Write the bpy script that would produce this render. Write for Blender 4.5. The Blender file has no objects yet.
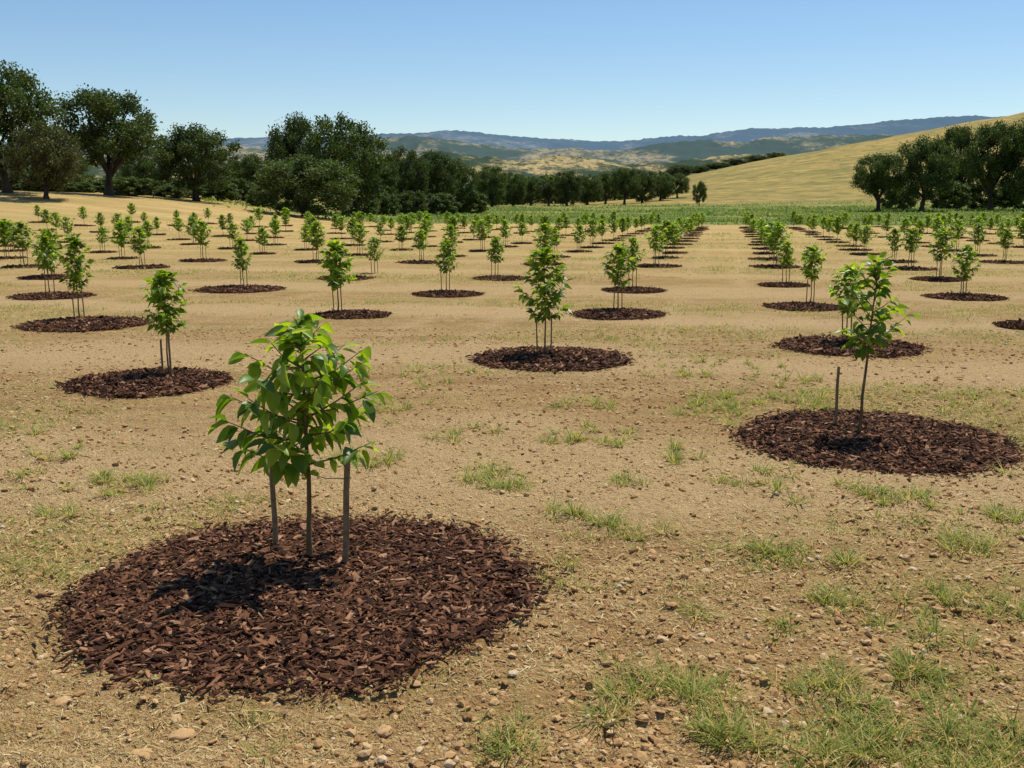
import bpy, bmesh, math
import numpy as np
from mathutils import Vector
PI = math.pi
rng = np.random.default_rng(7)
scene = bpy.context.scene
COL = scene.collection
CAMH = 1.6
PITCH = math.radians(10.15)
CP, SPI = math.cos(PITCH), math.sin(PITCH)

# ------------------------------------------------------------------ noise
def h2(ix, iy, s):
    n = (ix * 374761393 + iy * 668265263 + s * 144269504) & 0xffffffff
    n = ((n ^ (n >> 13)) * 1274126177) & 0xffffffff
    return ((n ^ (n >> 16)) & 0xffff) / 65535.0

def vn(x, y, s=0):
    x = np.asarray(x, float); y = np.asarray(y, float)
    fx = np.floor(x); fy = np.floor(y)
    ix = fx.astype(np.int64); iy = fy.astype(np.int64)
    tx = x - fx; ty = y - fy
    tx = tx * tx * (3 - 2 * tx); ty = ty * ty * (3 - 2 * ty)
    a = h2(ix, iy, s); b = h2(ix + 1, iy, s); c = h2(ix, iy + 1, s); d = h2(ix + 1, iy + 1, s)
    return (a * (1 - tx) + b * tx) * (1 - ty) + (c * (1 - tx) + d * tx) * ty

def fbm(x, y, s=0, o=4):
    r = 0; a = 1; t = 0
    for i in range(o):
        r = r + a * vn(x * 2 ** i, y * 2 ** i, s + i * 17); t += a; a *= .5
    return r / t

def S(a, b, v):
    t = np.clip((v - a) / (b - a), 0, 1)
    return t * t * (3 - 2 * t)

# ------------------------------------------------------------------ terrain
def T(x, y):
    x = np.asarray(x, float); y = np.asarray(y, float)
    left = 2.7 * S(38, 80, y) * S(6, 40, -x)
    far = 1.3 * S(90, 210, y)
    q = np.clip((x - 10) / 9, -30, 60)
    hb = .192 * 9 * np.log1p(np.exp(q))
    hb = 140 * np.tanh(hb / 140)
    hill = hb * S(165, 420, y) * (1 - S(520, 1000, y))
    hill = hill + (fbm(x / 55, y / 55, 5, 4) - .5) * .16 * hb * S(200, 400, y) * (1 - S(520, 1000, y))
    return left + far + hill

def M(x, y):
    x = np.asarray(x, float); y = np.asarray(y, float)
    f = 1 / (1 + (np.abs(y) / 30) ** 2)
    f2 = 1 / (1 + (np.abs(y) / 9) ** 4)
    cl = vn(x * 19, y * 19, 31)
    return .04 * (fbm(x * .9, y * .9, 11, 3) - .5) * f + .024 * (vn(x * 7, y * 7, 21) - .5) * f2 + .026 * (np.abs(cl - .5) * 2 - .4) * f2

def G(x, y):
    return T(x, y) + M(x, y)

def ray(px, py):
    a = (px - 512) / 1000.0; b = -(py - 384) / 1000.0
    return np.array([a, CP + b * SPI, -SPI + b * CP])

def ground_at(px, py):
    r = ray(px, py)
    t = 1.5
    while t < 3000:
        p = r * t
        if CAMH + p[2] < T(p[0], p[1]):
            break
        t *= 1.003
    p = r * t
    return float(p[0]), float(p[1])

def at_depth(px, py, d):
    r = ray(px, py); t = d / r[1]
    return float(r[0] * t), d, float(CAMH + r[2] * t)

# ------------------------------------------------------------------ mesh helpers
def make_mesh(name, V, Fs, mats=(), midx=None, smooth=False):
    V = np.asarray(V, np.float32)
    Fs = [np.asarray(f, np.int32) for f in Fs if len(f)]
    me = bpy.data.meshes.new(name)
    me.vertices.add(len(V)); me.vertices.foreach_set('co', V.ravel())
    nl = sum(f.size for f in Fs); nf = sum(len(f) for f in Fs)
    me.loops.add(nl); me.polygons.add(nf)
    me.loops.foreach_set('vertex_index', np.concatenate([f.ravel() for f in Fs]))
    tot = np.concatenate([np.full(len(f), f.shape[1], np.int32) for f in Fs])
    st = np.concatenate([[0], np.cumsum(tot)[:-1]]).astype(np.int32)
    me.polygons.foreach_set('loop_start', st)
    try: me.polygons.foreach_set('loop_total', tot)
    except Exception: pass
    for m in mats: me.materials.append(m)
    if midx is not None: me.polygons.foreach_set('material_index', np.asarray(midx, np.int32))
    me.polygons.foreach_set('use_smooth', np.full(nf, bool(smooth)))
    me.update(calc_edges=True); me.validate()
    return me

class MB:
    def __init__(s): s.V = []; s.F = {}; s.n = 0
    def add(s, V, Fs):
        V = np.asarray(V, float)
        for f in Fs:
            f = np.asarray(f, np.int64)
            if len(f): s.F.setdefault(f.shape[1], []).append(f + s.n)
        s.V.append(V); s.n += len(V)
    def mesh(s, name, mat, smooth=False):
        return make_mesh(name, np.concatenate(s.V), [np.concatenate(s.F[k]) for k in sorted(s.F)], [mat], None, smooth)

def tube(path, rad, n=8, wob=0, seed=0):
    path = np.asarray(path, float); m = len(path)
    V = []
    r2 = np.random.default_rng(seed)
    ref = np.array([0.3, 1, 0.1])
    for i in range(m):
        d = path[min(i + 1, m - 1)] - path[max(i - 1, 0)]; d = d / (np.linalg.norm(d) + 1e-9)
        a = np.cross(d, ref); a /= np.linalg.norm(a) + 1e-9; b = np.cross(d, a)
        for k in range(n):
            th = 2 * PI * k / n
            rr = rad[i] * (1 + wob * r2.uniform(-1, 1))
            V.append(path[i] + rr * (math.cos(th) * a + math.sin(th) * b))
    F = []
    for i in range(m - 1):
        for k in range(n):
            F.append((i * n + k, i * n + (k + 1) % n, (i + 1) * n + (k + 1) % n, (i + 1) * n + k))
    V.append(path[-1] + (path[-1] - path[-2]) * .02); c = len(V) - 1
    F3 = [((m - 1) * n + k, (m - 1) * n + (k + 1) % n, c) for k in range(n)]
    return np.array(V), [np.array(F), np.array(F3)]

def rotm(yaw, a, b):
    cy, sy = np.cos(yaw), np.sin(yaw); ca, sa = np.cos(a), np.sin(a); cb, sb = np.cos(b), np.sin(b)
    m = len(yaw); z = np.zeros(m); o = np.ones(m)
    Rz = np.stack([cy, -sy, z, sy, cy, z, z, z, o], -1).reshape(m, 3, 3)
    Rx = np.stack([o, z, z, z, ca, -sa, z, sa, ca], -1).reshape(m, 3, 3)
    Ry = np.stack([cb, z, sb, z, o, z, -sb, z, cb], -1).reshape(m, 3, 3)
    return Rz @ Rx @ Ry

def inst(tv, tfs, P, R, Sc, jit=0.0, r=rng):
    m = len(P); n = len(tv)
    V = tv[None] * Sc[:, None, :]
    if jit: V = V * (1 + r.uniform(-jit, jit, (m, n, 3)))
    V = np.einsum('mij,mnj->mni', R, V) + P[:, None, :]
    off = (np.arange(m) * n)[:, None, None]
    return V.reshape(-1, 3), [(f[None] + off).reshape(-1, f.shape[1]) for f in tfs]

def leaf_tmpl(st, wd, curl, fold):
    V = []; F4 = []
    for t, w in zip(st, wd):
        z = -curl * t * t
        V += [(t, -w / 2, z + fold * w / 2), (t, 0, z), (t, w / 2, z + fold * w / 2)]
    for i in range(len(st) - 1):
        a = i * 3; b = a + 3
        F4 += [(a, a + 1, b + 1, b), (a + 1, a + 2, b + 2, b + 1)]
    return np.array(V), [np.array(F4)]
def leaves(tm, P, D, L, W, roll, r=rng):
    tv, tf = tm
    D = D / np.linalg.norm(D, axis=1, keepdims=True)
    up = np.array([0, 0, 1.0]) + r.normal(0, .05, (len(P), 3))
    side = np.cross(D, up); side /= np.linalg.norm(side, axis=1, keepdims=True) + 1e-9
    N = np.cross(side, D)
    c = np.cos(roll)[:, None]; s = np.sin(roll)[:, None]
    s2 = side * c + N * s; N2 = -side * s + N * c
    V = P[:, None] + (L[:, None] * tv[None, :, 0])[..., None] * D[:, None] + (W[:, None] * tv[None, :, 1])[..., None] * s2[:, None] + (L[:, None] * tv[None, :, 2])[..., None] * N2[:, None]
    off = (np.arange(len(P)) * len(tv))[:, None, None]
    return V.reshape(-1, 3), [(f[None] + off).reshape(-1, f.shape[1]) for f in tf]

LEAFS = [leaf_tmpl([0, .1, .3, .55, .8, 1], [.06, .5, .98, .95, .55, .02], c, f) for c, f in ((.32, .3), (.45, .4), (.15, .22))]
LEAF_S = [leaf_tmpl([0, .4, 1], [.1, 1, .03], c, .25) for c in (.2, .45)]
BLADE = leaf_tmpl([0, .5, 1], [1, .8, .05], .3, .0)
DIAM = (np.array([(0, 0, 0), (.45, -.5, .05), (1, 0, 0), (.55, .5, -.05)], float), [np.array([(0, 1, 2, 3)])])

# ------------------------------------------------------------------ materials
def new_mat(name):
    m = bpy.data.materials.new(name); m.use_nodes = True
    nt = m.node_tree; nt.nodes.clear()
    return m, nt
def N(nt, typ, **kw):
    n = nt.nodes.new(typ)
    for k, v in kw.items(): setattr(n, k, v)
    return n
def noise(nt, vec, scale, detail=4, rough=.55):
    n = N(nt, 'ShaderNodeTexNoise'); n.inputs['Scale'].default_value = scale
    n.inputs['Detail'].default_value = detail; n.inputs['Roughness'].default_value = rough
    nt.links.new(vec, n.inputs['Vector']); return n.outputs['Fac']
def ramp(nt, f, stops):
    r = N(nt, 'ShaderNodeValToRGB'); e = r.color_ramp.elements
    while len(e) < len(stops): e.new(.5)
    for el, (p, c) in zip(e, stops):
        el.position = p; el.color = (c, c, c, 1) if not isinstance(c, tuple) else (*c, 1)
    nt.links.new(f, r.inputs[0]); return r.outputs[0]
def mix(nt, fac, a, b, typ='MIX'):
    m = N(nt, 'ShaderNodeMix', data_type='RGBA', blend_type=typ)
    for sock, v in ((m.inputs[0], fac), (m.inputs[6], a), (m.inputs[7], b)):
        if isinstance(v, (int, float)): sock.default_value = v
        elif isinstance(v, tuple): sock.default_value = (*v, 1)
        else: nt.links.new(v, sock)
    return m.outputs[2]
def mul(nt, a, b, op='MULTIPLY'):
    m = N(nt, 'ShaderNodeMath', operation=op)
    for i, v in enumerate((a, b)):
        if isinstance(v, (int, float)): m.inputs[i].default_value = v
        else: nt.links.new(v, m.inputs[i])
    return m.outputs[0]
def mapping(nt, vec, scale=(1, 1, 1), rot=(0, 0, 0)):
    m = N(nt, 'ShaderNodeMapping'); m.inputs['Scale'].default_value = scale; m.inputs['Rotation'].default_value = rot
    nt.links.new(vec, m.inputs['Vector']); return m.outputs[0]
def finish(nt, col, rough=.9, bump=None, bstr=.5, bdist=.02, spec=.2):
    b = N(nt, 'ShaderNodeBsdfPrincipled'); o = N(nt, 'ShaderNodeOutputMaterial')
    if isinstance(col, tuple): b.inputs['Base Color'].default_value = (*col, 1)
    else: nt.links.new(col, b.inputs['Base Color'])
    b.inputs['Roughness'].default_value = rough; b.inputs['Specular IOR Level'].default_value = spec
    if bump is not None:
        bp = N(nt, 'ShaderNodeBump'); bp.inputs['Strength'].default_value = bstr; bp.inputs['Distance'].default_value = bdist
        nt.links.new(bump, bp.inputs['Height']); nt.links.new(bp.outputs[0], b.inputs['Normal'])
    nt.links.new(b.outputs[0], o.inputs[0])
    return b, o

def island_mat(name, stops, rough=.85, spec=.2, bscale=120, bd=.004, dk=(.7, .68, .66)):
    m, nt = new_mat(name)
    g = N(nt, 'ShaderNodeNewGeometry')
    tc = N(nt, 'ShaderNodeTexCoord').outputs['Object']
    c = ramp(nt, g.outputs['Random Per Island'], stops)
    nf = noise(nt, tc, bscale, 2)
    c = mix(nt, ramp(nt, nf, [(.3, 0.0), (.7, 1.0)]), mix(nt, 1.0, c, dk, 'MULTIPLY'), c)
    finish(nt, c, rough, nf, .5, bd, spec)
    return m

def leaf_mat(name, stops, trans_gain=(1.6, 1.9, .6), tf=.4, rough=.45, spec=.4):
    m, nt = new_mat(name)
    g = N(nt, 'ShaderNodeNewGeometry'); oi = N(nt, 'ShaderNodeObjectInfo')
    c = ramp(nt, g.outputs['Random Per Island'], stops)
    v = mul(nt, mul(nt, oi.outputs['Random'], .35), .82, 'ADD')
    h = N(nt, 'ShaderNodeHueSaturation'); nt.links.new(c, h.inputs['Color']); nt.links.new(v, h.inputs['Value'])
    c = h.outputs[0]
    b = N(nt, 'ShaderNodeBsdfPrincipled'); nt.links.new(c, b.inputs['Base Color'])
    b.inputs['Roughness'].default_value = rough; b.inputs['Specular IOR Level'].default_value = spec
    t = N(nt, 'ShaderNodeBsdfTranslucent'); nt.links.new(mix(nt, 1.0, c, trans_gain, 'MULTIPLY'), t.inputs['Color'])
    ms = N(nt, 'ShaderNodeMixShader'); ms.inputs[0].default_value = tf
    nt.links.new(b.outputs[0], ms.inputs[1]); nt.links.new(t.outputs[0], ms.inputs[2])
    o = N(nt, 'ShaderNodeOutputMaterial'); nt.links.new(ms.outputs[0], o.inputs[0])
    return m

SAP_LEAF = leaf_mat('sapling_leaf', [(0, (.06, .12, .012)), (.5, (.13, .235, .018)), (1, (.29, .39, .04))], (2.3, 2.1, .6), .45, .42, .4)
OAK_LEAF = leaf_mat('oak_leaf', [(0, (.028, .05, .013)), (.6, (.064, .097, .023)), (1, (.12, .15, .038))], (1.6, 1.7, .7), .3, .6, .25)
OLIVE_LEAF = leaf_mat('olive_leaf', [(0, (.05, .062, .018)), (.6, (.10, .105, .03)), (1, (.15, .155, .05))], (1.3, 1.4, .7), .25, .6, .25)
SHRUB_LEAF = leaf_mat('shrub_leaf', [(0, (.05, .075, .018)), (.6, (.09, .13, .03)), (1, (.15, .19, .05))], (1.4, 1.5, .7), .25, .6, .25)
GRASS = leaf_mat('grass_blade', [(0, (.64, .50, .2)), (.24, (.50, .41, .13)), (.36, (.28, .31, .07)), (1, (.15, .22, .035))], (1.4, 1.4, .8), .35, .6, .2)
DRYG = leaf_mat('dry_grass_blade', [(0, (.52, .36, .14)), (.5, (.67, .50, .22)), (1, (.78, .62, .32))], (1.1, 1.1, .9), .25, .7, .2)
TALL = leaf_mat('tall_grass_blade', [(0, (.38, .34, .10)), (.35, (.16, .24, .045)), (1, (.08, .15, .025))], (1.3, 1.3, .8), .3, .7, .2)
STRAW = island_mat('straw', [(0, (.36, .24, .10)), (.5, (.64, .47, .20)), (1, (.80, .64, .35))], .8, .2, 60, .001)
PEBBLE = island_mat('pebble', [(0, (.34, .185, .075)), (.5, (.50, .30, .13)), (.9, (.60, .40, .2)), (1, (.64, .5, .32))], .95, .1, 90, .003, (.82, .8, .78))
CHIP = island_mat('bark_chip', [(0, (.024, .010, .006)), (.28, (.066, .027, .013)), (.6, (.135, .056, .027)), (.88, (.26, .118, .058)), (1, (.46, .26, .14))], .9, .15, 80, .004)

def bark(name, a, b, sc=30, dist=.01):
    m, nt = new_mat(name); tc = N(nt, 'ShaderNodeTexCoord').outputs['Object']
    f = noise(nt, mapping(nt, tc, (1, 1, .25)), sc, 5)
    finish(nt, mix(nt, ramp(nt, f, [(.3, 0.0), (.7, 1.0)]), a, b), .9, f, .8, dist)
    return m
SAP_BARK = bark('sapling_bark', (.09, .055, .025), (.22, .145, .07), 60, .003)
OAK_BARK = bark('oak_bark', (.03, .022, .016), (.09, .07, .055), 3, .1)
STAKE = bark('weathered_wood', (.14, .095, .05), (.30, .21, .12), 50, .003)
TWINE = bark('green_twine', (.05, .12, .07), (.1, .2, .12), 200, .001)

ANG = math.atan(213 / 1000.0)
def ground_material():
    m, nt = new_mat('dry_soil')
    pos = N(nt, 'ShaderNodeNewGeometry').outputs['Position']
    at = N(nt, 'ShaderNodeAttribute', attribute_name='mask'); sep = N(nt, 'ShaderNodeSeparateColor')
    nt.links.new(at.outputs['Color'], sep.inputs[0])
    gr, go, fa = sep.outputs[0], sep.outputs[1], sep.outputs[2]
    band = at.outputs['Alpha']
    big = noise(nt, mapping(nt, pos, (.25, .7, 1), (0, 0, -.2)), 1, 4, .6)
    med = noise(nt, mapping(nt, pos, (.9, 2.4, 1), (0, 0, -.2)), 1.3, 6, .7)
    fine = noise(nt, pos, 20, 4, .75)
    grit = noise(nt, pos, 85, 3, .75)
    c = mix(nt, ramp(nt, big, [(.38, 0.0), (.62, 1.0)]), (.40, .215, .08), (.55, .325, .125))
    c = mix(nt, ramp(nt, med, [(.42, 0.0), (.6, .8)]), c, (.63, .395, .16))
    c = mix(nt, mul(nt, band, .85), c, (.74, .49, .235))
    c = mix(nt, ramp(nt, fine, [(.31, .85), (.45, 0.0)]), c, (.25, .13, .05))
    c = mix(nt, ramp(nt, grit, [(.35, .75), (.465, 0.0)]), c, (.23, .12, .046))
    c = mix(nt, ramp(nt, grit, [(.56, 0.0), (.66, .55)]), c, (.80, .59, .32))
    # pale straw litter
    st = noise(nt, mapping(nt, pos, (6, 34, 1), (0, 0, .5)), 2.5, 3, .6)
    st2 = noise(nt, mapping(nt, pos, (30, 7, 1), (0, 0, .9)), 2.5, 3, .6)
    litter = mul(nt, ramp(nt, mul(nt, st, st2, 'MAXIMUM'), [(.56, 0.0), (.65, 1.0)]), ramp(nt, med, [(.35, .2), (.55, .9)]))
    c = mix(nt, litter, c, (.78, .59, .27))
    # thin green flush
    gn = noise(nt, mapping(nt, pos, (.28, .8, 1), (0, 0, -.2)), 1.1, 5, .7)
    gf = mul(nt, ramp(nt, gn, [(.47, 0.0), (.6, .9)]), ramp(nt, noise(nt, pos, 11, 4, .8), [(.45, 0.0), (.55, 1.0)]))
    gf = mul(nt, gf, mul(nt, 1.0, mul(nt, band, .8), 'SUBTRACT'))
    gf = mul(nt, gf, mul(nt, mul(nt, fa, .5), .5, 'ADD'))
    c = mix(nt, gf, c, (.34, .32, .075))
    # yellower, streaked far field
    fs = noise(nt, mapping(nt, pos, (.06, .35, 1), (0, 0, -.2)), 1, 6, .7)
    fc = mix(nt, ramp(nt, fs, [(.38, 0.0), (.6, 1.0)]), (.43, .26, .085), (.70, .48, .185))
    fc = mix(nt, ramp(nt, noise(nt, mapping(nt, pos, (.1, .5, 1), (0, 0, -.2)), 1.4, 6, .75), [(.46, 0.0), (.6, .75)]), fc, (.38, .33, .09))
    c = mix(nt, mul(nt, fa, .65), c, fc)
    # olive-gold hill and green strip
    gold = mix(nt, ramp(nt, noise(nt, mapping(nt, pos, (.012, .04, .1)), 1.5, 6, .7), [(.38, 0.0), (.6, 1.0)]), (.23, .195, .052), (.43, .295, .088))
    gold = mix(nt, ramp(nt, noise(nt, mapping(nt, pos, (1, 1, 3)), .22, 6, .75), [(.40, .8), (.54, 0.0)]), gold, (.14, .13, .04))
    c = mix(nt, go, c, gold)
    green = mix(nt, ramp(nt, noise(nt, mapping(nt, pos, (.08, .3, 1)), 1, 5, .7), [(.44, 0.0), (.6, 1.0)]), (.09, .155, .024), (.38, .32, .09))
    c = mix(nt, gr, c, green)
    bh = mul(nt, mul(nt, fine, 1.3), mul(nt, grit, .7), 'ADD')
    finish(nt, c, .95, bh, 1.0, .05, .1)
    return m

# ------------------------------------------------------------------ tagging
def tag(o, label=None, cat=None, group=None, kind=None):
    if label: o['label'] = label
    if cat: o['category'] = cat
    if group: o['group'] = group
    if kind: o['kind'] = kind
    return o
def obj(name, me, parent=None, loc=(0, 0, 0), rot=(0, 0, 0), sc=(1, 1, 1)):
    o = bpy.data.objects.new(name, me); COL.objects.link(o)
    o.location = loc; o.rotation_euler = rot; o.scale = sc
    if parent: o.parent = parent
    return o

# ------------------------------------------------------------------ GROUND
def spaced(start, fine_to, step, end, ratio):
    v = list(np.arange(start, fine_to, step)); s = step
    while v[-1] < end:
        s *= ratio; v.append(v[-1] + s)
    return np.array(v)
xp = spaced(0, 3.2, .022, 4500, 1.036)
xs = np.concatenate([-xp[:0:-1], xp])
yp = spaced(2.2, 5.8, .022, 9000, 1.023)
yb = spaced(0, .5, .12, 30, 1.2)
ys = np.concatenate([(2.2 - .1 - yb)[::-1], yp])
X, Y = np.meshgrid(xs, ys)
Z = G(X, Y)
nx, ny = len(xs), len(ys)
idx = np.arange(nx * ny).reshape(ny, nx)
F = np.stack([idx[:-1, :-1], idx[:-1, 1:], idx[1:, 1:], idx[1:, :-1]], -1).reshape(-1, 4)
gm = make_mesh('ground', np.stack([X, Y, Z], -1).reshape(-1, 3), [F], [ground_material()], None, True)
wob = (fbm(X / 14, Y / 14, 3, 3) - .5) * 26
def strip_mask(x, y, w):
    return S(80, 96, y + w * .8 + np.clip(x, 0, 40) * .35) * (1 - S(180, 225, y + w)) * S(-34, -12, x + w * .3)
green = strip_mask(X, Y, wob)
gold = np.maximum(S(165, 215, Y + wob), S(60, 100, Y) * S(10, 35, -X) * .35)
fa = S(8, 40, Y)
def bandf(x, y):
    a = x * math.sin(ANG) + y * math.cos(ANG) + (fbm(x * .35, y * .35, 61, 3) - .5) * 2.2
    return S(.3, .85, np.sin((a - 3.3) * PI / 4.5) ** 2 * .75 + fbm(x * .6, y * 1.6, 62, 3) * .5 - .15)
def lanef(x, y):
    # worn wheel tracks running along the open lane between the two middle rows
    l = x * math.cos(ANG) - y * math.sin(ANG) + (fbm(x * .2, y * .2, 71, 2) - .5) * .5
    k = (l + 1.85 - 1.6) / 3.22
    d = np.abs((k - np.round(k)) * 3.22)
    w = np.exp(-((d - .55) / .16) ** 2)
    return w * S(.35, .6, fbm(x * .5, y * .12, 72, 3)) * (np.where(np.round(k) == 0, 1, .55)) * S(7, 14, y)
band = np.clip(bandf(X, Y) + lanef(X, Y), 0, 1)
ca = gm.color_attributes.new('mask', 'FLOAT_COLOR', 'POINT')
ca.data.foreach_set('color', np.stack([green, gold, fa, band], -1).astype(np.float32).ravel())
tag(obj('ground', gm), 'dry tan soil field rolling up to golden hillside', 'ground', kind='structure')

# ------------------------------------------------------------------ far hills
def hill_mat(name, ga, gb, tree, haze, hz, sc, cover=.45):
    m, nt = new_mat(name); pos = N(nt, 'ShaderNodeNewGeometry').outputs['Position']
    p2 = mapping(nt, pos, (1, .45, 2.2))
    a = noise(nt, p2, sc, 5, .6)
    c = mix(nt, ramp(nt, a, [(.4, 0.0), (.6, 1.0)]), ga, gb)
    big = noise(nt, p2, sc * .8, 8, .7)
    c = mix(nt, ramp(nt, big, [(cover - .02, 0.0), (cover + .05, 1.0)]), c, tree)
    sm = noise(nt, p2, sc * 10, 4, .75)
    c = mix(nt, ramp(nt, sm, [(.48, 0.0), (.56, .8)]), c, tree)
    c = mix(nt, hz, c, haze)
    finish(nt, c, 1.0, None, spec=0)
    return m
def hills(name, label, d, prof, amp, fq, mat, seed, depth=.45):
    px = np.array([p[0] for p in prof], float); py = np.array([p[1] for p in prof], float)
    az = np.linspace(-.75, .85, 520); u = np.linspace(0, 1, 70)
    A, Uu = np.meshgrid(az, u)
    D = d * (1 - depth + Uu * depth * 1.25)
    elev = (205 - np.interp(A * 1000 + 512, px, py)) / 1000.0
    top = elev * d + CAMH
    sh = S(0, .8, Uu) * (1 - .4 * S(.85, 1, Uu))
    nn = fbm(A * fq, Uu * fq * depth * .9 + 3, seed, 5) - .5
    rid = 1 - np.abs(fbm(A * fq * 1.7, Uu * fq * .8, seed + 50, 4) - .5) * 2
    tb = vn(A * 420, Uu * 60, seed + 80) * .0018 * d * sh
    Zz = top * sh + amp * d * (nn * .9 + (rid - .8) * .5) * (.25 + .75 * sh) - d * .004 + tb
    n1, n2 = A.shape; ix = np.arange(n1 * n2).reshape(n1, n2)
    F = np.stack([ix[:-1, :-1], ix[:-1, 1:], ix[1:, 1:], ix[1:, :-1]], -1).reshape(-1, 4)
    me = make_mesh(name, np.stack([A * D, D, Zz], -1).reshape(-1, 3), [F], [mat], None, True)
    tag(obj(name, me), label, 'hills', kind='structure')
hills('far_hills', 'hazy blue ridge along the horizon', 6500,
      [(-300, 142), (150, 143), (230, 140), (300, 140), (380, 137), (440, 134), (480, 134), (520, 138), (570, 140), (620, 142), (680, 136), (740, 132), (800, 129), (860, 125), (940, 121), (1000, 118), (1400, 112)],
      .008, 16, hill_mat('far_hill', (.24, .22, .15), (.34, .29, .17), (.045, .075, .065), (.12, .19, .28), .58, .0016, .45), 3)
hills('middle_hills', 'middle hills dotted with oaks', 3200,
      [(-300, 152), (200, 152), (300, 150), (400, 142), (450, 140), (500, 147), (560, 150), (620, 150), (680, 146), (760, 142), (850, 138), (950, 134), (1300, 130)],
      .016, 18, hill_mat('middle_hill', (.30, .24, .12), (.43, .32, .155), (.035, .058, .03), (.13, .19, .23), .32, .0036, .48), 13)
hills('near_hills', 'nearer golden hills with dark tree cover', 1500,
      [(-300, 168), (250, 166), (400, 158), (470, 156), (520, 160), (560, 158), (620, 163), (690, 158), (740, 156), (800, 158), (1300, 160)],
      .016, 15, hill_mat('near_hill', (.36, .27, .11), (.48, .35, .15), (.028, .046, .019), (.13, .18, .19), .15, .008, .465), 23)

# ------------------------------------------------------------------ BIG TREES
def oak_meshes(seed, H, W, lo, nl, trunk_r, nleaf, ls, leafmat, flat=.8, gap=.0):
    r = np.random.default_rng(seed)
    cz = (H + lo) / 2; hz = (H - lo) / 2
    lumps = []
    ga = r.uniform(0, 6)
    for i in range(nl):
        zc = 1 - 2 * (i + .5) / nl; ga += 2.39996
        rad = r.uniform(.2, .34) * W
        q = math.sqrt(max(0, 1 - zc * zc)) ** (.7 if zc < 0 else .9)
        k = r.uniform(.74, 1.06)
        wid = (W - rad * .75) * k
        c = np.array([math.cos(ga) * q * wid, math.sin(ga) * q * wid, cz + zc * (hz - rad * .6) * r.uniform(.88, 1.03)])
        if r.uniform() < gap: continue
        lumps.append((c, rad))
    nout = len(lumps)
    for i in range(nl // 3):
        d = r.normal(0, 1, 3); d /= np.linalg.norm(d)
        lumps.append((np.array([d[0] * W * .4, d[1] * W * .4, cz + d[2] * hz * .45]), W * .3))
    wts = np.array([l[1] ** 2 for l in lumps]); wts /= wts.sum()
    P = []
    for (c, rad), w in zip(lumps, wts):
        n = int(nleaf * w); d = r.normal(0, 1, (n, 3)); d /= np.linalg.norm(d, axis=1, keepdims=True)
        k = r.uniform(.15, 1.15, n) ** .5
        p = c + d * k[:, None] * rad * np.array([1, 1, flat])
        cent = p[r.integers(0, n, max(6, n // 36))]
        j = r.integers(0, len(cent), n); p = p * .6 + cent[j] * .4 + r.normal(0, rad * .1, (n, 3))
        P.append(p)
    P = np.concatenate(P); P = P[P[:, 2] > .02]
    n = len(P); L = r.uniform(.7, 1.35, n) * ls
    V, Fs = leaves(DIAM, P, r.normal(0, 1, (n, 3)), L, L * r.uniform(.5, .8, n), r.uniform(0, 6.28, n), r)
    crown = make_mesh('crown', V, Fs, [leafmat])
    mb = MB()
    k = 7; path = [(0, 0, -.3)]
    bx, by = r.uniform(-.05, .05, 2) * H
    fork = max(lo * .9, H * .2)
    for i in range(1, k): t = i / (k - 1); path.append((bx * t * t, by * t * t, fork * t))
    rad = [trunk_r * (1.5 if i == 0 else 1.18 if i == 1 else 1 - .3 * i / (k - 1)) for i in range(k)]
    mb.add(*tube(path, rad, 10, .08, seed)); base = np.array(path[-1])
    order = sorted(lumps[:nout], key=lambda l: -l[1])[:10]
    for q, (c, rr) in enumerate(order):
        s = base * np.array([1, 1, r.uniform(.75, 1)]); mid = (s + c) / 2 + r.normal(0, .06 * W, 3) + np.array([0, 0, .04 * H])
        mb.add(*tube([s, s * .6 + mid * .4, mid, mid * .45 + c * .55, c], [trunk_r * .55, trunk_r * .4, trunk_r * .3, trunk_r * .2, trunk_r * .08], 7, .08, seed + q))
        for e in range(2):
            c2 = c + np.clip(r.normal(0, rr * .4, 3), -rr * .7, rr * .7)
            mb.add(*tube([mid, (mid + c2) / 2 + r.normal(0, .03 * W, 3), c2], [trunk_r * .2, trunk_r * .12, .03], 5))
    return mb.mesh('trunk', OAK_BARK, True), crown
TV = {
 'spread': oak_meshes(11, 10, 5.2, 2.3, 32, .38, 21000, .23, OAK_LEAF, .75, .1),
 'tall': oak_meshes(23, 10, 5.0, .9, 34, .36, 23000, .24, OAK_LEAF, .85, .08),
 'dense': oak_meshes(31, 10, 5.0, .2, 38, .36, 24000, .25, OAK_LEAF, .9, .04),
 'dense2': oak_meshes(47, 10, 5.0, .2, 32, .36, 23000, .25, OAK_LEAF, .9, .06),
 'olive': oak_meshes(53, 10, 5.0, 1.0, 28, .3, 16000, .26, OLIVE_LEAF, .8, .06),
 'shrub': oak_meshes(61, 10, 5.0, -1, 26, .2, 9000, .5, SHRUB_LEAF, .9),
}
ORD = ['first', 'second', 'third', 'fourth', 'fifth', 'sixth', 'seventh', 'eighth', 'ninth', 'tenth', 'eleventh', 'twelfth', 'thirteenth', 'fourteenth', 'fifteenth', 'sixteenth', 'seventeenth', 'eighteenth', 'nineteenth', 'twentieth', 'twenty-first', 'twenty-second', 'twenty-third', 'twenty-fourth', 'twenty-fifth']
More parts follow.
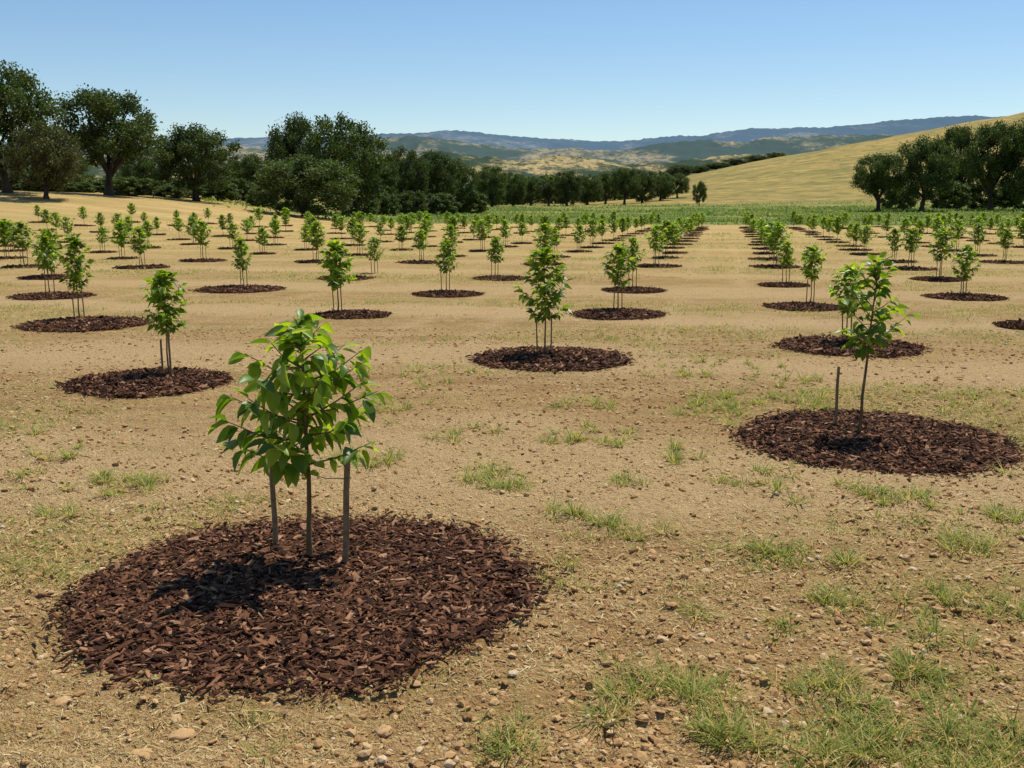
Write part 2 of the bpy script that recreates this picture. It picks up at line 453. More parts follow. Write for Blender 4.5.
TREE_SPOTS = [
 (-4, 58, 60, 74, 'tall', 'tall dark oak cut off by the left edge of the photo'),
 (40, 122, 42, 70, 'olive', 'olive green oak between the leftmost tall oak and the spreading one'),
 (101, 84, 56, 82, 'spread', 'spreading oak with a bare trunk showing, second tall tree from the left'),
 (192, 121, 46, 90, 'tall', 'rounded oak standing right of the spreading oak'),
 (342, 112, 46, 98, 'dense', 'tallest dark tree of the clump left of the middle of the treeline'),
 (293, 110, 31, 101, 'tall', 'tall narrow tree at the left of the dark central clump'),
 (304, 154, 58, 83, 'dense2', 'low broad dense tree standing in front of the dark central clump'),
 (248, 152, 26, 112, 'dense2', 'small dark tree just left of the dark central clump'),
 (380, 150, 24, 118, 'dense2', 'dark tree tucked against the right side of the tall central clump'),
 (406, 145, 26, 124, 'dense', 'dark round tree just right of the tall central clump'),
 (433, 148, 26, 128, 'dense2', 'dark dense tree in the cluster right of the central clump'),
 (459, 157, 21, 134, 'tall', 'smaller dark tree ending the cluster right of the central clump'),
 (146, 148, 28, 104, 'dense', 'dark tree behind the gap between the spreading and rounded oaks'),
 (65, 148, 26, 106, 'dense2', 'dark tree far behind the olive green oak'),
 (224, 156, 20, 118, 'dense', 'small dark tree behind the right side of the rounded oak'),
 (700, 180, 8, 190, 'tall', 'small lone tree at the foot of the golden hill'),
 (882, 151, 30, 150, 'spread', 'leftmost oak of the group under the golden hill'),
 (927, 134, 35, 150, 'tall', 'broad oak, second from the left under the golden hill'),
 (962, 122, 28, 172, 'spread', 'taller oak behind, third from the left under the golden hill'),
 (998, 118, 32, 156, 'spread', 'big dark oak near the right edge under the golden hill'),
 (1036, 110, 34, 152, 'tall', 'big oak cut off by the right edge of the photo'),
]
VALLEY = [(492, 164, 20, 185), (513, 171, 16, 200), (531, 176, 16, 230), (549, 178, 16, 215), (567, 169, 18, 205), (588, 173, 17, 225), (606, 171, 17, 240), (625, 166, 18, 215), (643, 169, 17, 235), (661, 170, 16, 250), (678, 172, 14, 262)]
for i, (px, top, hw, d) in enumerate(VALLEY):
    TREE_SPOTS.append((px, top, hw, d, ['dense2', 'dense', 'tall', 'spread'][i % 4], f'{ORD[i]} tree from the left in the far valley treeline'))
for i, (px, top, hw, d) in enumerate([(680, 164, 15, 475), (698, 165, 15, 480), (717, 162, 15, 482), (736, 161, 15, 485), (756, 159, 14, 488), (776, 156, 12, 490)]):
    TREE_SPOTS.append((px, top, hw, d, ['dense', 'dense2'][i % 2], f'{ORD[i]} from the left of six tree tops peeking over the golden slope'))
for i, (px, top, hw, d, var, lab) in enumerate(TREE_SPOTS):
    x, y, zt = at_depth(px, top, d); z = float(T(x, y)) - .05
    H = max(zt - z, 3.5); W = hw * d / 1000 / 5.0
    e = obj('oak_tree', None, None, (x, y, z), (0, 0, (i * 2.4) % 6.28))
    tr, cr = TV[var]
    obj('trunk', tr, e, sc=(W, W, H / 10)); obj('crown', cr, e, sc=(W, W, H / 10))
    tag(e, lab, 'tree', 'oaks along the field edge')
SH = [(8, 172, 30, 92), (30, 178, 24, 96), (52, 176, 26, 94), (78, 182, 20, 90), (104, 178, 22, 98), (128, 176, 22, 86), (150, 178, 22, 96), (172, 184, 20, 94), (196, 184, 20, 99), (218, 180, 22, 100), (238, 178, 24, 108), (262, 186, 18, 96), (362, 190, 20, 104), (385, 192, 16, 112), (412, 190, 20, 118), (440, 192, 20, 122), (470, 190, 20, 135)]
SH2 = [(900, 182, 20, 162), (950, 180, 22, 166), (985, 178, 22, 168), (1020, 176, 24, 168)]
for lst, txt in ((SH, 'in the undergrowth below the left oaks'), (SH2, 'beneath the oaks on the right')):
    for i, (px, top, hw, d) in enumerate(lst):
        x, y, zt = at_depth(px, top, d); z = float(T(x, y)) - .05; H = zt - z; W = hw * d / 1000 / 5.0
        e = obj('shrub', None, None, (x, y, z), (0, 0, i * 1.7))
        tr, cr = TV['shrub']
        obj('trunk', tr, e, sc=(W, W, H / 10)); obj('crown', cr, e, sc=(W, W, H / 10))
        tag(e, f'{ORD[i]} low shrub from the left {txt}', 'shrub', 'shrubs under the oaks')

# far wood behind the valley treeline: reads as one mass
r = np.random.default_rng(90)
Ps = []
for i in range(260):
    d = r.uniform(280, 600); px = r.uniform(-100, 640)
    x = (px - 512) / 1000 * d; z0 = float(T(x, d)); hh = r.uniform(5, 9) * (1 if px < 560 else .75); w = r.uniform(4, 7)
    n = 300; dd = r.normal(0, 1, (n, 3)); dd /= np.linalg.norm(dd, axis=1, keepdims=True)
    Ps.append(np.array([x, d, z0 + hh * .5]) + dd * np.array([w, w, hh * .5]) * (r.uniform(.5, 1, n) ** .5)[:, None] * r.uniform(.8, 1.1, (n, 1)))
P = np.concatenate(Ps); n = len(P); L = r.uniform(1.0, 1.9, n)
V, Fs = leaves(DIAM, P, r.normal(0, 1, (n, 3)), L, L * .7, r.uniform(0, 6.28, n), r)
tag(obj('distant_wood', make_mesh('distant_wood', V, Fs, [OAK_LEAF])), 'distant dark wood filling the valley behind the treeline', 'wood', kind='stuff')

# ------------------------------------------------------------------ SAPLINGS
def sapling(seed, H, lo, W, nbr, lpb, ll, droop, tr, tm, lean=(0, 0), up=.9, wl=.46, wob=.012, low=.22, extra=None, mainf=.3):
    r = np.random.default_rng(seed); mb = MB()
    k = 9; ts = np.linspace(0, 1, k)
    wx = np.cumsum(r.normal(0, wob, k)) * H; wy = np.cumsum(r.normal(0, wob, k)) * H; wx -= wx[0]; wy -= wy[0]
    path = np.stack([wx + lean[0] * ts, wy + lean[1] * ts, ts * H * .93 - .02], -1)
    rad = tr * (1 - ts * .75); rad[0] *= 1.35
    mb.add(*tube(path, rad, 9, .05, seed))
    P, D, Ls = [], [], []
    def pt(t): return np.array([np.interp(t, ts, path[:, j]) for j in range(3)])
    def put(p, out, l, dr):
        P.append(p); D.append(out + np.array([0, 0, dr])); Ls.append(l)
    ga = r.uniform(0, 6)
    brs = []
    for b in range(nbr):
        p_ = (b + r.uniform(0, .7)) / nbr
        t = lo + (1 - lo) * p_ * .9
        ga += 2.4 + r.normal(0, .3)
        env = math.sin(PI * (low + (.97 - low) * p_)) ** .8
        brs.append((t, ga, W * env * r.uniform(.7, 1.12), up * r.uniform(.7, 1.25) * (.75 + .7 * p_)))
    if extra: brs += extra
    for t, ga, bl, u in brs:
        s = pt(t); out = np.array([math.cos(ga), math.sin(ga), 0])
        e = s + out * bl + np.array([0, 0, bl * u])
        m = (s + e) / 2 + np.array([0, 0, -.06 * bl]) + r.normal(0, .03 * bl, 3)
        mb.add(*tube([s, m, e], [tr * .36, tr * .25, tr * .12], 5))
        nl = max(4, int(lpb * (.55 + .6 * bl / W)))
        for q in range(nl):
            f = .12 + .9 * (q + r.uniform(0, .8)) / nl; f = min(f, 1.0)
            p = s * (1 - f) ** 2 + 2 * m * f * (1 - f) + e * f * f
            th = ga + r.normal(0, .95)
            o = np.array([math.cos(th), math.sin(th), 0])
            dr = r.normal(droop + (.4 if f > .85 else 0) + (.5 if t > .85 else 0), .42)
            put(p, o, ll * r.uniform(.55, 1.15), dr)
    for q in range(int(nbr * lpb * mainf)):
        t = r.uniform(lo, 1.0) if q % 3 else r.uniform(.85, 1.0); th = r.uniform(0, 6.28)
        put(pt(t) + r.normal(0, .01, 3), np.array([math.cos(th), math.sin(th), 0]), ll * r.uniform(.5, 1.0), r.normal(.8 if t > .85 else droop * .5, .45))
    P = np.array(P); D = np.array(D); Ls = np.array(Ls)
    cb = MB(); pick = r.integers(0, len(tm), len(P))
    for j in range(len(tm)):
        q = pick == j
        if q.any():
            D2 = D[q] / np.linalg.norm(D[q], axis=1, keepdims=True)
            cb.add(*leaves(tm[j], P[q] + D2 * Ls[q][:, None] * .12, D2, Ls[q], Ls[q] * wl * r.uniform(.85, 1.15, q.sum()), r.normal(0, .5, q.sum()), r))
    return mb.mesh('trunk', SAP_BARK, True), cb.mesh('crown', SAP_LEAF, True)

hero = sapling(4, 1.17, .40, .33, 24, 12, .102, -.48, .0135, LEAFS, (.0, 0), .48, .55, .003, .36, [(.62, -.15, .33, .35), (.6, 3.2, .32, .35), (.75, .3, .26, .5), (.74, 3.0, .26, .5)], .26)
second = sapling(9, 1.33, .47, .19, 18, 9, .090, -.1, .0125, LEAFS, (.07, 0), 1.0, .54, .004, .28, [(.54, -.2, .25, .85), (.48, 2.8, .14, 1.1)], .32)
SV = []
for s_ in range(7):
    SV.append(sapling(100 + s_, 1.2, [.36, .38, .42, .34, .40, .36, .42][s_], [.24, .27, .23, .25, .28, .22, .24][s_], 21, 18, .10, -.05, .011, LEAF_S if s_ else LEAFS, tuple(rng.normal(0, .02, 2)), .85, .64, .005, [.28, .32, .38, .25, .34, .4, .34][s_]))
SVH = 1.2

# ------------------------------------------------------------------ MULCH
CB = np.array([(-.5, -.3, -.5), (.5, -.4, -.4), (.42, .35, -.5), (-.5, .3, -.4), (-.42, -.3, .5), (.38, -.25, .4), (.5, .2, .5), (-.3, .42, .45)])
CF = [np.array([(0, 3, 2, 1), (4, 5, 6, 7), (0, 1, 5, 4), (1, 2, 6, 5), (2, 3, 7, 6), (3, 0, 4, 7)])]
def mulch(seed, R, nchip, cl, height=.026, edge=.08):
    r = np.random.default_rng(seed); na, nr = 72, 16
    def rim(th): return R * (.955 + edge * (fbm(np.cos(th) * 2.6 + 9, np.sin(th) * 2.6 + 9, seed, 4) - .5) * 2)
    def hz(x, y):
        q = np.hypot(x, y) / R
        return height * (1 - np.clip(q, 0, 1.3) ** 3) + .02 * (fbm(x * 5 + 20, y * 5 + 20, seed, 3) - .5) - .002
    V = [(0, 0, float(hz(np.array(0.), np.array(0.))))]
    for j in range(1, nr + 1):
        for a in range(na):
            th = 2 * PI * a / na; rr = float(rim(np.array(th))) * j / nr
            x, y = rr * math.cos(th), rr * math.sin(th)
            V.append((x, y, float(hz(np.array(x), np.array(y))) - (.05 if j == nr else .004)))
    F3 = [(0, 1 + a, 1 + (a + 1) % na) for a in range(na)]
    F4 = [(1 + (j - 1) * na + a, 1 + j * na + a, 1 + j * na + (a + 1) % na, 1 + (j - 1) * na + (a + 1) % na) for j in range(1, nr) for a in range(na)]
    mb = MB(); mb.add(V, [np.array(F3), np.array(F4)])
    th = r.uniform(0, 2 * PI, nchip); q = np.sqrt(r.uniform(0, 1, nchip))
    k = nchip // 8; q[:k] = .97 + np.abs(r.normal(0, .07, k))
    rr = q * rim(th); x = rr * np.cos(th); y = rr * np.sin(th)
    L = cl * np.exp(r.normal(0, .55, nchip)); L = np.minimum(L, cl * 2.6); L[:k] *= .75; W = L * r.uniform(.18, .55, nchip); H = L * r.uniform(.05, .16, nchip)
    P = np.stack([x, y, np.maximum(hz(x, y), .003) + H * .3 + r.uniform(-.003, .009, nchip)], -1)
    V, Fs = inst(CB, CF, P, rotm(r.uniform(0, 6.28, nchip), r.normal(0, .32, nchip), r.normal(0, .27, nchip)), np.stack([L, W, H], -1), .35, r)
    mb.add(V, Fs)
    return mb.mesh('mulch_ring', CHIP)
MR_HERO = mulch(1, 1.0, 20000, .027)
MR_2 = mulch(2, 1.0, 12000, .032)
MR_MID = [mulch(3 + i, 1.0, 5000, .048) for i in range(3)]
MR_FAR = [mulch(13 + i, 1.0, 900, .08, .01, .14) for i in range(3)]

# ------------------------------------------------------------------ PLANTING
U = np.array([math.sin(ANG), math.cos(ANG)]); Vp = np.array([math.cos(ANG), -math.sin(ANG)])
def rowname(k):
    if k <= 0: return f'{ORD[-k]} row left of the lane'
    return f'{ORD[k-1]} row right of the lane'
NEAR = [
 (310, 566, 297, 305, 590, 460, 'largest nearest sapling with big drooping leaves between two stakes'),
 (858, 438, 245, 872, 441, 268, 'airy sapling with a bare dark stem in the right foreground ring'),
 (170, 377, 266, 149, 384, 158, 'slim sapling behind and left of the nearest one, beside short stakes'),
 (544, 357, 243, 551, 360, 154, 'dense upright sapling near the middle, alone in its wide mulch ring'),
 (846, 345, 262, 850, 348, 142, 'sapling half hidden directly behind the airy right foreground one'),
 (80, 320, 231, 85, 325, 122, 'tall bushy sapling in the left mulch ring near the edge'),
 (618, 312, 242, 619, 315, 94, 'fan-topped sapling just right of and behind the middle sapling'),
 (338, 313, 238, 352, 316, 76, 'sapling straight above the nearest one, ringed by mulch'),
 (446, 293, 238, 447, 295, 68, 'neat sapling midway between the middle one and the one above nearest'),
 (810, 304, 243, 803, 308, 76, 'sapling in the ring behind the half hidden right one'),
 (963, 297, 243, 965, 298, 76, 'sapling with a wide mulch ring towards the right edge'),
 (1040, 326, 250, 1032, 327, 66, None),
 (244, 288, 235, 240, 290, 84, 'small round-topped sapling left of the one above the nearest'),
 (50, 294, 233, 52, 297, 78, 'sapling just behind the tall bushy left one'),
 (495, 277, 236, 500, 279, 54, 'small sapling right of the neat one in the midground'),
 (632, 289, 236, 634, 291, 62, 'sapling half hidden behind the fan-topped one'),
 (786, 284, 240, 784, 286, 50, 'small sapling behind and left in the row right of the lane'),
 (375, 273, 236, 345, 279, 54, 'small sapling right of and behind the one above the nearest'),
]
tree_grp = 'young saplings planted in rows'; ring_grp = 'mulch rings round the saplings'; stake_grp = 'wooden stakes beside the saplings'
items = []
for n_, (bx, by, top, rx, ry, rw, lab) in enumerate(NEAR):
    x, y = ground_at(bx, by)
    zt = at_depth(bx, top, y)[2]
    cx, cy = ground_at(rx, ry); dep = cy * CP + CAMH * SPI
    items.append(dict(x=x, y=y, H=zt - float(T(x, y)), rx=cx, ry=cy, R=rw / 1000 * dep / 2, lab=lab, n=n_))
placed = [(i['x'], i['y']) for i in items]
r = np.random.default_rng(5)
for k in range(-22, 14):
    for j in range(0, 24):
        a = 19.5 + 3.7 * j + r.normal(0, .2); l = -1.85 + 3.22 * k + r.normal(0, .13)
        p = U * a + Vp * l
        x, y = float(p[0]), float(p[1])
        if y < 15: continue
        px = 512 + 1000 * x / (y * CP + CAMH * SPI)
        if px < -15 or px > 1040 or a > 82 or y > 76 + .95 * min(0, x + 6): continue
        if r.uniform() < .04: continue
        if any(math.hypot(x - q[0], y - q[1]) < (3.6 if y < 26 else 3.0) for q in placed): continue
        items.append(dict(x=x, y=y, H=r.uniform(.92, 1.22), rx=x, ry=y, R=r.uniform(.4, .56) if y > 30 else r.uniform(.55, .7), lab=None, n=len(items)))
for it in items:
    p = np.array([it['x'], it['y']]); it['k'] = int(round((float(p @ Vp) + 1.85) / 3.22)); it['a'] = float(p @ U)
items.sort(key=lambda i: i['y'])
items = items[:300]
rows = {}
for it in sorted(items, key=lambda i: i['a']): rows.setdefault(it['k'], []).append(it)
for k, L_ in rows.items():
    for q, it in enumerate(L_): it['ord'] = q

def stake_mesh(seed, h, rad):
    pth = [(0, 0, -.05), (0, 0, 0), (.002, .001, h * .3), (-.001, .002, h * .65), (.001, 0, h - rad * .5), (.001, 0, h)]
    mb = MB(); mb.add(*tube(pth, [rad, rad, rad * .97, rad * .95, rad * .92, rad * .7], 8, .06, seed))
    return mb.mesh('wooden_stake', STAKE, False)
ST = [stake_mesh(i, 1.0, .011) for i in range(3)]
def add_stake(x, y, h, lab, th=1.0, lean=(0, 0)):
    o = obj('wooden_stake', ST[int(abs(x * 97)) % 3], None, (x, y, float(G(x, y))), (lean[0], lean[1], 0), (th, th, h))
    tag(o, lab, 'stake', stake_grp)

r = np.random.default_rng(77)
for it in items:
    x, y, H = it['x'], it['y'], it['H']; n = it['n']; z = float(T(x, y)) + (.0 if y > 30 else .01)
    far = it['a'] > 47
    rn = rowname(it['k']); kk = ORD[it['ord']]
    cz = float(T(it['rx'], it['ry']))
    gx = float(T(it['rx'] + .5, it['ry']) - T(it['rx'] - .5, it['ry'])); gy = float(T(it['rx'], it['ry'] + .5) - T(it['rx'], it['ry'] - .5))
    me = MR_HERO if n == 0 else MR_2 if n == 1 else MR_MID[n % 3] if y < 24 else MR_FAR[n % 3]
    ro = obj('mulch_ring', me, None, (it['rx'], it['ry'], cz + .012), (math.atan(gy), -math.atan(gx), 0 if n < 2 else r.uniform(0, 6.28)), (it['R'], it['R'], 1))
    if n == 0: rl = 'largest dark bark mulch ring round the nearest sapling'
    elif n == 1: rl = 'second largest mulch ring, in the right foreground'
    elif n == 2: rl = 'mulch ring left of and behind the largest ring'
    elif n == 3: rl = 'mulch ring near the middle of the photo'
    elif n == 11: rl = 'mulch ring cut off by the right edge of the photo'
    elif far: rl = f'thin far mulch ring deep in the {rn}'
    else: rl = f'dark mulch ring round the {kk} sapling of the {rn}'
    tag(ro, rl, 'mulch ring', ring_grp)
    if n == 11: continue
    e = obj('young_sapling', None, None, (x, y, z), (0, 0, 0 if n < 2 else r.uniform(0, 6.28)))
    tr, cr = hero if n == 0 else second if n == 1 else SV[n % 7]
    hh = H / (1.17 if n == 0 else 1.33 if n == 1 else SVH * .98)
    s3 = (1, 1, 1) if n < 2 else (hh * r.uniform(.9, 1.1),) * 2 + (hh,)
    if y > 22: s3 = (s3[0] * 1.15, s3[1] * 1.15, s3[2])
    if n == 0: s3 = (1.0, 1.0, hh)
    obj('trunk', tr, e, sc=s3); obj('crown', cr, e, sc=s3)
    if it['lab']: lab = it['lab']
    elif far: lab = f'tiny far sapling deep in the {rn}'
    else: lab = f'leafy sapling, {kk} from the front in the {rn}'
    tag(e, lab, 'sapling', tree_grp)
    if n >= 2 and it['a'] < 40:
        base = f'the {kk} sapling of the {rn}'
        if n == 2:
            add_stake(x - .06, y - .02, .36, 'left short stake beside the slim left sapling', .9)
            add_stake(x + .03, y - .06, .45, 'right short stake against the slim left sapling', .9)
        else:
            add_stake(x - .05 - r.uniform(0, .03), y - .03, r.uniform(.4, .52), f'left thin stake at {base}', .75, (r.normal(0, .02), r.normal(0, .02)))
            add_stake(x + .05 + r.uniform(0, .03), y + .02, r.uniform(.4, .52), f'right thin stake at {base}', .75, (r.normal(0, .02), r.normal(0, .02)))
sx, sy = ground_at(276, 553); add_stake(sx, sy, .50, 'nearest left stake beside the largest sapling', 1.2, (0, -.005)); s1 = (sx, sy)
sx, sy = ground_at(345, 573); add_stake(sx, sy, .52, 'nearest right stake leaning slightly beside the largest sapling', 1.35, (0, .05)); s2 = (sx, sy)
sx, sy = ground_at(835, 430); add_stake(sx, sy, .46, 'single stake left of the airy right foreground sapling', 1.0, (0, 0))
h0 = [i for i in items if i['n'] == 0][0]
mb = MB()
pts = [(s1[0] - .015, s1[1] - .012, .43), (s1[0] + .012, s1[1] - .014, .432), ((s1[0] + h0['x']) / 2, (s1[1] + h0['y']) / 2 - .01, .415), (h0['x'] - .01, h0['y'] - .02, .425),
       (h0['x'] + .02, h0['y'] - .012, .43), ((s2[0] + h0['x']) / 2 + .01, (s2[1] + h0['y']) / 2, .418), (s2[0] + .0, s2[1] - .018, .435), (s2[0] + .04, s2[1] - .01, .436)]
mb.add(*tube(pts, [.0022] * len(pts), 6))
tag(obj('twine_tie', mb.mesh('twine_tie', TWINE, True)), 'thin green twine tying the largest sapling to its two stakes', 'twine')

# ------------------------------------------------------------------ litter
RC = np.array([(i['rx'], i['ry'], i['R']) for i in items])
def outside(x, y, f=1.0):
    ok = np.ones(len(x), bool)
    for cx, cy, R in RC[:60]: ok &= np.hypot(x - cx, y - cy) > R * f
    return ok
def scatter(n, y0, y1, r, xr=.62, pw=1.0):
    y = y0 * (y1 / y0) ** (r.uniform(0, 1, n) ** pw); x = r.uniform(-1, 1, n) * (y * xr + .5)
    return x, y
t_ = (1 + 5 ** .5) / 2
IV = np.array([(-1, t_, 0), (1, t_, 0), (-1, -t_, 0), (1, -t_, 0), (0, -1, t_), (0, 1, t_), (0, -1, -t_), (0, 1, -t_), (t_, 0, -1), (t_, 0, 1), (-t_, 0, -1), (-t_, 0, 1)]) / 1.9
IF = [np.array([(0, 11, 5), (0, 5, 1), (0, 1, 7), (0, 7, 10), (0, 10, 11), (1, 5, 9), (5, 11, 4), (11, 10, 2), (10, 7, 6), (7, 1, 8), (3, 9, 4), (3, 4, 2), (3, 2, 6), (3, 6, 8), (3, 8, 9), (4, 9, 5), (2, 4, 11), (6, 2, 10), (8, 6, 7), (9, 8, 1)])]
r = np.random.default_rng(8)
x, y = scatter(62000, 2.3, 13, r)
dens = fbm(x * .8, y * .8, 70, 3); keep = outside(x, y, .99) & (r.uniform(0, 1, len(x)) < np.clip((dens - .28) * 3.2, .2, 1) * (1.15 - .6 * bandf(x, y)))
x, y = x[keep], y[keep]; n = len(x)
s = .0043 * np.exp(r.normal(0, .58, n)) * (1 + y / 12)
s = np.minimum(s, .02)
P = np.stack([x, y, G(x, y) + s * .15], -1)
V, Fs = inst(IV, IF, P, rotm(r.uniform(0, 6.28, n), r.normal(0, .3, n), r.normal(0, .3, n)), np.stack([s * r.uniform(.8, 1.5, n), s, s * r.uniform(.4, .75, n)], -1), .28, r)
tag(obj('gravel', make_mesh('gravel', V, Fs, [PEBBLE], None, False)), 'small pebbles and soil clods strewn over the dry ground', 'gravel', kind='stuff')
for (px, py, w, lab) in [(182, 737, 26, 'flat pale brown stone at bottom left'), (142, 757, 24, 'stone at the bottom edge just below the flat pale one'), (62, 706, 20, 'small rounded stone near the left edge in the foreground'),
                         (384, 731, 20, 'rounded stone at the bottom, right of the largest mulch ring front'), (750, 661, 14, 'small dark stone in the soil right of the grass clumps'), (96, 632, 14, 'small stone at the left rim of the largest mulch ring'),
                         (570, 700, 12, 'small stone below right of the largest mulch ring')]:
    x0, y0 = ground_at(px, py); sz = w / 1000 * y0 * .55
    rr = np.random.default_rng(px)
    bm = bmesh.new(); bmesh.ops.create_icosphere(bm, subdivisions=3, radius=1)
    for v in bm.verts:
        k_ = 1 + .3 * (float(fbm(np.array(v.co.x * 1.5 + px), np.array(v.co.y * 1.5 + v.co.z * 2), 4, 3)) - .5) * 2
        v.co *= k_; v.co.x *= sz; v.co.y *= sz * .75; v.co.z *= sz * .4
    me = bpy.data.meshes.new('stone'); bm.to_mesh(me); bm.free(); me.materials.append(PEBBLE)
    for p_ in me.polygons: p_.use_smooth = True
    tag(obj('stone', me, None, (x0, y0, float(G(x0, y0)) + sz * .08), (0, 0, rr.uniform(0, 3))), lab, 'stone', 'loose stones')

# straw
r = np.random.default_rng(18)
x, y = scatter(46000, 2.3, 30, r)
dens = fbm(x * .5, y * .9, 170, 3); keep = outside(x, y, .98) & (r.uniform(0, 1, len(x)) < np.clip((dens - .36) * 4.5, .1, 1) * (1.1 - .6 * bandf(x, y)))
x, y = x[keep], y[keep]; n = len(x); yaw = r.uniform(0, 6.28, n)
L = r.uniform(.012, .06, n) * (1 + y / 20); W = r.uniform(.0012, .0028, n) * (1 + y / 5)
P = np.stack([x, y, G(x, y) + .006], -1)
V, Fs = leaves(BLADE, P, np.stack([np.cos(yaw), np.sin(yaw), r.normal(.05, .12, n)], -1), L, W, r.normal(0, .4, n), r)
tag(obj('dry_straw', make_mesh('dry_straw', V, Fs, [STRAW])), 'dry straw fragments littering the soil', 'straw', kind='stuff')

# grass tufts: each tuft = a few tight crowns of spiky blades fanning outward
r = np.random.default_rng(28)
TUFTS = [(490, 478, 45, 420), (505, 486, 28, 220), (570, 513, 34, 300), (610, 532, 60, 320), (625, 441, 40, 260), (680, 456, 40, 220), (640, 486, 30, 150), (780, 552, 40, 320), (830, 603, 40, 360), (840, 560, 24, 120),
 (912, 502, 45, 380), (870, 494, 30, 160), (972, 548, 45, 320), (1000, 515, 40, 320), (700, 700, 60, 560), (640, 688, 44, 300), (720, 735, 50, 320), (505, 752, 40, 320), (600, 720, 30, 80),
 (828, 694, 44, 300), (915, 676, 46, 320), (880, 742, 90, 700), (800, 750, 80, 520), (960, 755, 90, 640), (930, 725, 70, 300), (1000, 745, 70, 360), (1010, 610, 40, 140), (930, 640, 40, 180), (100, 489, 50, 320), (155, 486, 45, 240), (60, 516, 34, 120),
 (740, 480, 40, 180), (930, 600, 50, 200), (60, 455, 40, 150), (380, 462, 36, 240), (350, 455, 28, 160), (760, 400, 80, 520), (720, 415, 50, 300), (800, 398, 60, 360), (700, 400, 60, 300), (595, 405, 50, 260), (470, 435, 40, 190), (980, 600, 50, 160), (780, 630, 30, 110),
 (330, 437, 24, 100), (20, 480, 40, 130), (1000, 440, 34, 200), (400, 410, 50, 220), (560, 570, 24, 50), (700, 620, 30, 80), (880, 630, 30, 110), (850, 720, 70, 300), (970, 690, 46, 170), (250, 750, 36, 60), (780, 480, 60, 260), (560, 440, 50, 220), (990, 460, 60, 240), (20, 430, 60, 160), (700, 370, 70, 300), (780, 375, 70, 300), (960, 400, 70, 320), (430, 380, 70, 240)]
TX, TY, TL, TD = [], [], [], []
for px, py, wpx, nb in TUFTS:
    cx, cy = ground_at(px, py); R = wpx / 1000 * cy * .62
    nsub = max(2, nb // 26)
    sx_ = r.normal(0, R * .7, nsub); sy_ = r.normal(0, R * .8, nsub)
    j = r.integers(0, nsub, nb); sp_ = r.uniform(.006, .02, nsub); hl = r.uniform(.6, 1.35, nsub)
    ox = r.normal(0, 1, nb) * sp_[j]; oy = r.normal(0, 1, nb) * sp_[j]
    TX.append(cx + sx_[j] + ox); TY.append(cy + sy_[j] + oy); TD.append(np.arctan2(oy, ox) + r.normal(0, .5, nb))
    TL.append(r.uniform(.035, .11, nb) * hl[j] * (1 + cy / 40))
x, y = scatter(15000, 4, 60, r, .6)
mk = fbm(x * .25 + 4, y * .45, 200, 3) + .05 * S(0, 8, x)
q = (mk > .50) & outside(x, y, 1.02) & (bandf(x, y) < .65)
x, y = x[q], y[q]
for cx, cy in zip(x, y):
    nb = int(r.integers(5, 16))
    TX.append(cx + r.normal(0, .03 + cy * .005, nb)); TY.append(cy + r.normal(0, .02 + cy * .003, nb)); TL.append(r.uniform(.02, .06, nb) * (1 + cy / 25)); TD.append(r.uniform(0, 6.28, nb))
x = np.concatenate(TX); y = np.concatenate(TY); L = np.concatenate(TL); yaw = np.concatenate(TD)
q = outside(x, y, 1.0); x, y, L, yaw = x[q], y[q], L[q], yaw[q]; n = len(x)
el = r.uniform(.25, 2.0, n)
P = np.stack([x, y, G(x, y) - .004], -1)
V, Fs = leaves(BLADE, P, np.stack([np.cos(yaw), np.sin(yaw), el], -1), L, .0026 * (1 + y / 6) * r.uniform(.7, 1.3, n), r.normal(0, .3, n), r)
tag(obj('grass', make_mesh('grass', V, Fs, [GRASS])), 'sparse green grass tufts growing out of the bare soil', 'grass', kind='stuff')

# short dead grass, low and pale
r = np.random.default_rng(29)
x, y = scatter(12000, 2.6, 55, r, .6)
q = outside(x, y, 1.02) & (fbm(x * .5, y * .9, 170, 3) > .43) & (bandf(x, y) < .75)
x, y = x[q], y[q]; nb = 9
x = np.repeat(x, nb); y = np.repeat(y, nb); n = len(x)
x = x + r.normal(0, 1, n) * (.03 + y * .004); y = y + r.normal(0, 1, n) * (.03 + y * .003)
yaw = r.uniform(0, 6.28, n)
P = np.stack([x, y, G(x, y) - .003], -1)
V, Fs = leaves(BLADE, P, np.stack([np.cos(yaw), np.sin(yaw), r.uniform(.05, .8, n)], -1), r.uniform(.015, .045, n) * (1 + y / 20), .0016 * (1 + y / 6), r.normal(0, .4, n), r)
tag(obj('dead_grass', make_mesh('dead_grass', V, Fs, [DRYG])), 'short pale dead grass stubble between the soil patches', 'dead grass', kind='stuff')

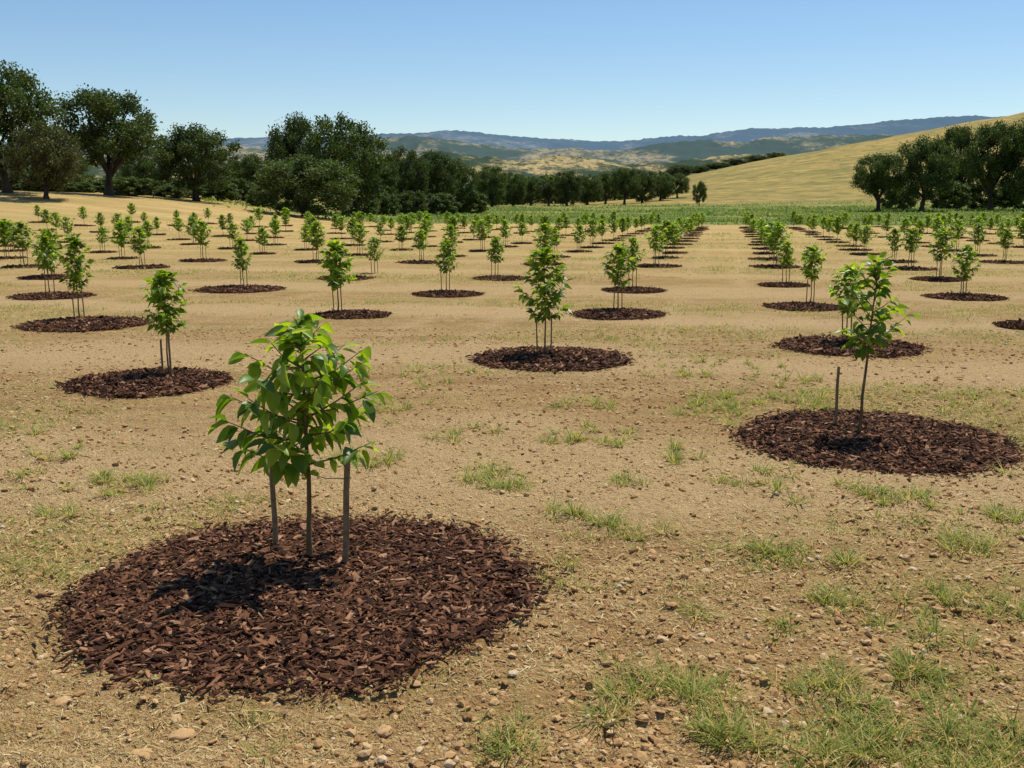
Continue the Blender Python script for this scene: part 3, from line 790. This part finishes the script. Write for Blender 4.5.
# taller green strip at the field end: uneven weeds in clumps
r = np.random.default_rng(38)
n = 90000
y = r.uniform(78, 235, n); x = -30 + r.uniform(0, 1, n) * (y * .55 + 30 + 20)
wb = (fbm(x / 14, y / 14, 3, 3) - .5) * 26
cm = fbm(x * .12, y * .2, 99, 4)
m_ = strip_mask(x, y, wb) * np.clip((cm - .4) * 5, .05, 1)
q = r.uniform(0, 1, n) < m_; x, y, cm = x[q], y[q], cm[q]; n = len(x); yaw = r.uniform(0, 6.28, n)
P = np.stack([x, y, T(x, y) - .02], -1)
V, Fs = leaves(BLADE, P, np.stack([np.cos(yaw), np.sin(yaw), r.uniform(.6, 2.2, n)], -1), r.uniform(.15, .45, n) * (1 + 4 * np.clip(cm - .5, 0, 1)), r.uniform(.08, .2, n), r.normal(0, .5, n), r)
tag(obj('tall_grass', make_mesh('tall_grass', V, Fs, [TALL])), 'strip of taller green grass where the field ends', 'grass', kind='stuff')

# ------------------------------------------------------------------ LIGHT
SUN_EL = math.radians(63); SUN_AZ = math.radians(33)
w = bpy.data.worlds.new('World'); scene.world = w; w.use_nodes = True
nt = w.node_tree; bg = nt.nodes['Background']
sky = nt.nodes.new('ShaderNodeTexSky'); sky.sky_type = 'NISHITA'; sky.sun_disc = False
sky.sun_elevation = SUN_EL; sky.sun_rotation = SUN_AZ; sky.air_density = 1.0; sky.dust_density = .2; sky.ozone_density = 2.2; sky.altitude = 200
hs = nt.nodes.new('ShaderNodeHueSaturation'); hs.inputs['Saturation'].default_value = 1.15
nt.links.new(sky.outputs[0], hs.inputs['Color']); nt.links.new(hs.outputs[0], bg.inputs[0]); bg.inputs[1].default_value = .115
sl = bpy.data.lights.new('sun', 'SUN'); sl.energy = 5.0; sl.angle = math.radians(.5); sl.color = (1, .96, .87)
so = bpy.data.objects.new('sun', sl); COL.objects.link(so)
dvec = Vector((math.sin(SUN_AZ) * math.cos(SUN_EL), math.cos(SUN_AZ) * math.cos(SUN_EL), math.sin(SUN_EL)))
so.rotation_euler = dvec.to_track_quat('Z', 'Y').to_euler(); so.location = dvec * 50

# ------------------------------------------------------------------ CAMERA
cd = bpy.data.cameras.new('camera'); cd.sensor_width = 36; cd.lens = 36 * 1000 / 1024; cd.clip_start = .05; cd.clip_end = 20000
co = bpy.data.objects.new('camera', cd); COL.objects.link(co)
co.location = (0, 0, CAMH); co.rotation_euler = (math.pi / 2 - PITCH, 0, 0)
scene.camera = co
scene.view_settings.view_transform = 'Standard'; scene.view_settings.look = 'None'; scene.view_settings.exposure = 0
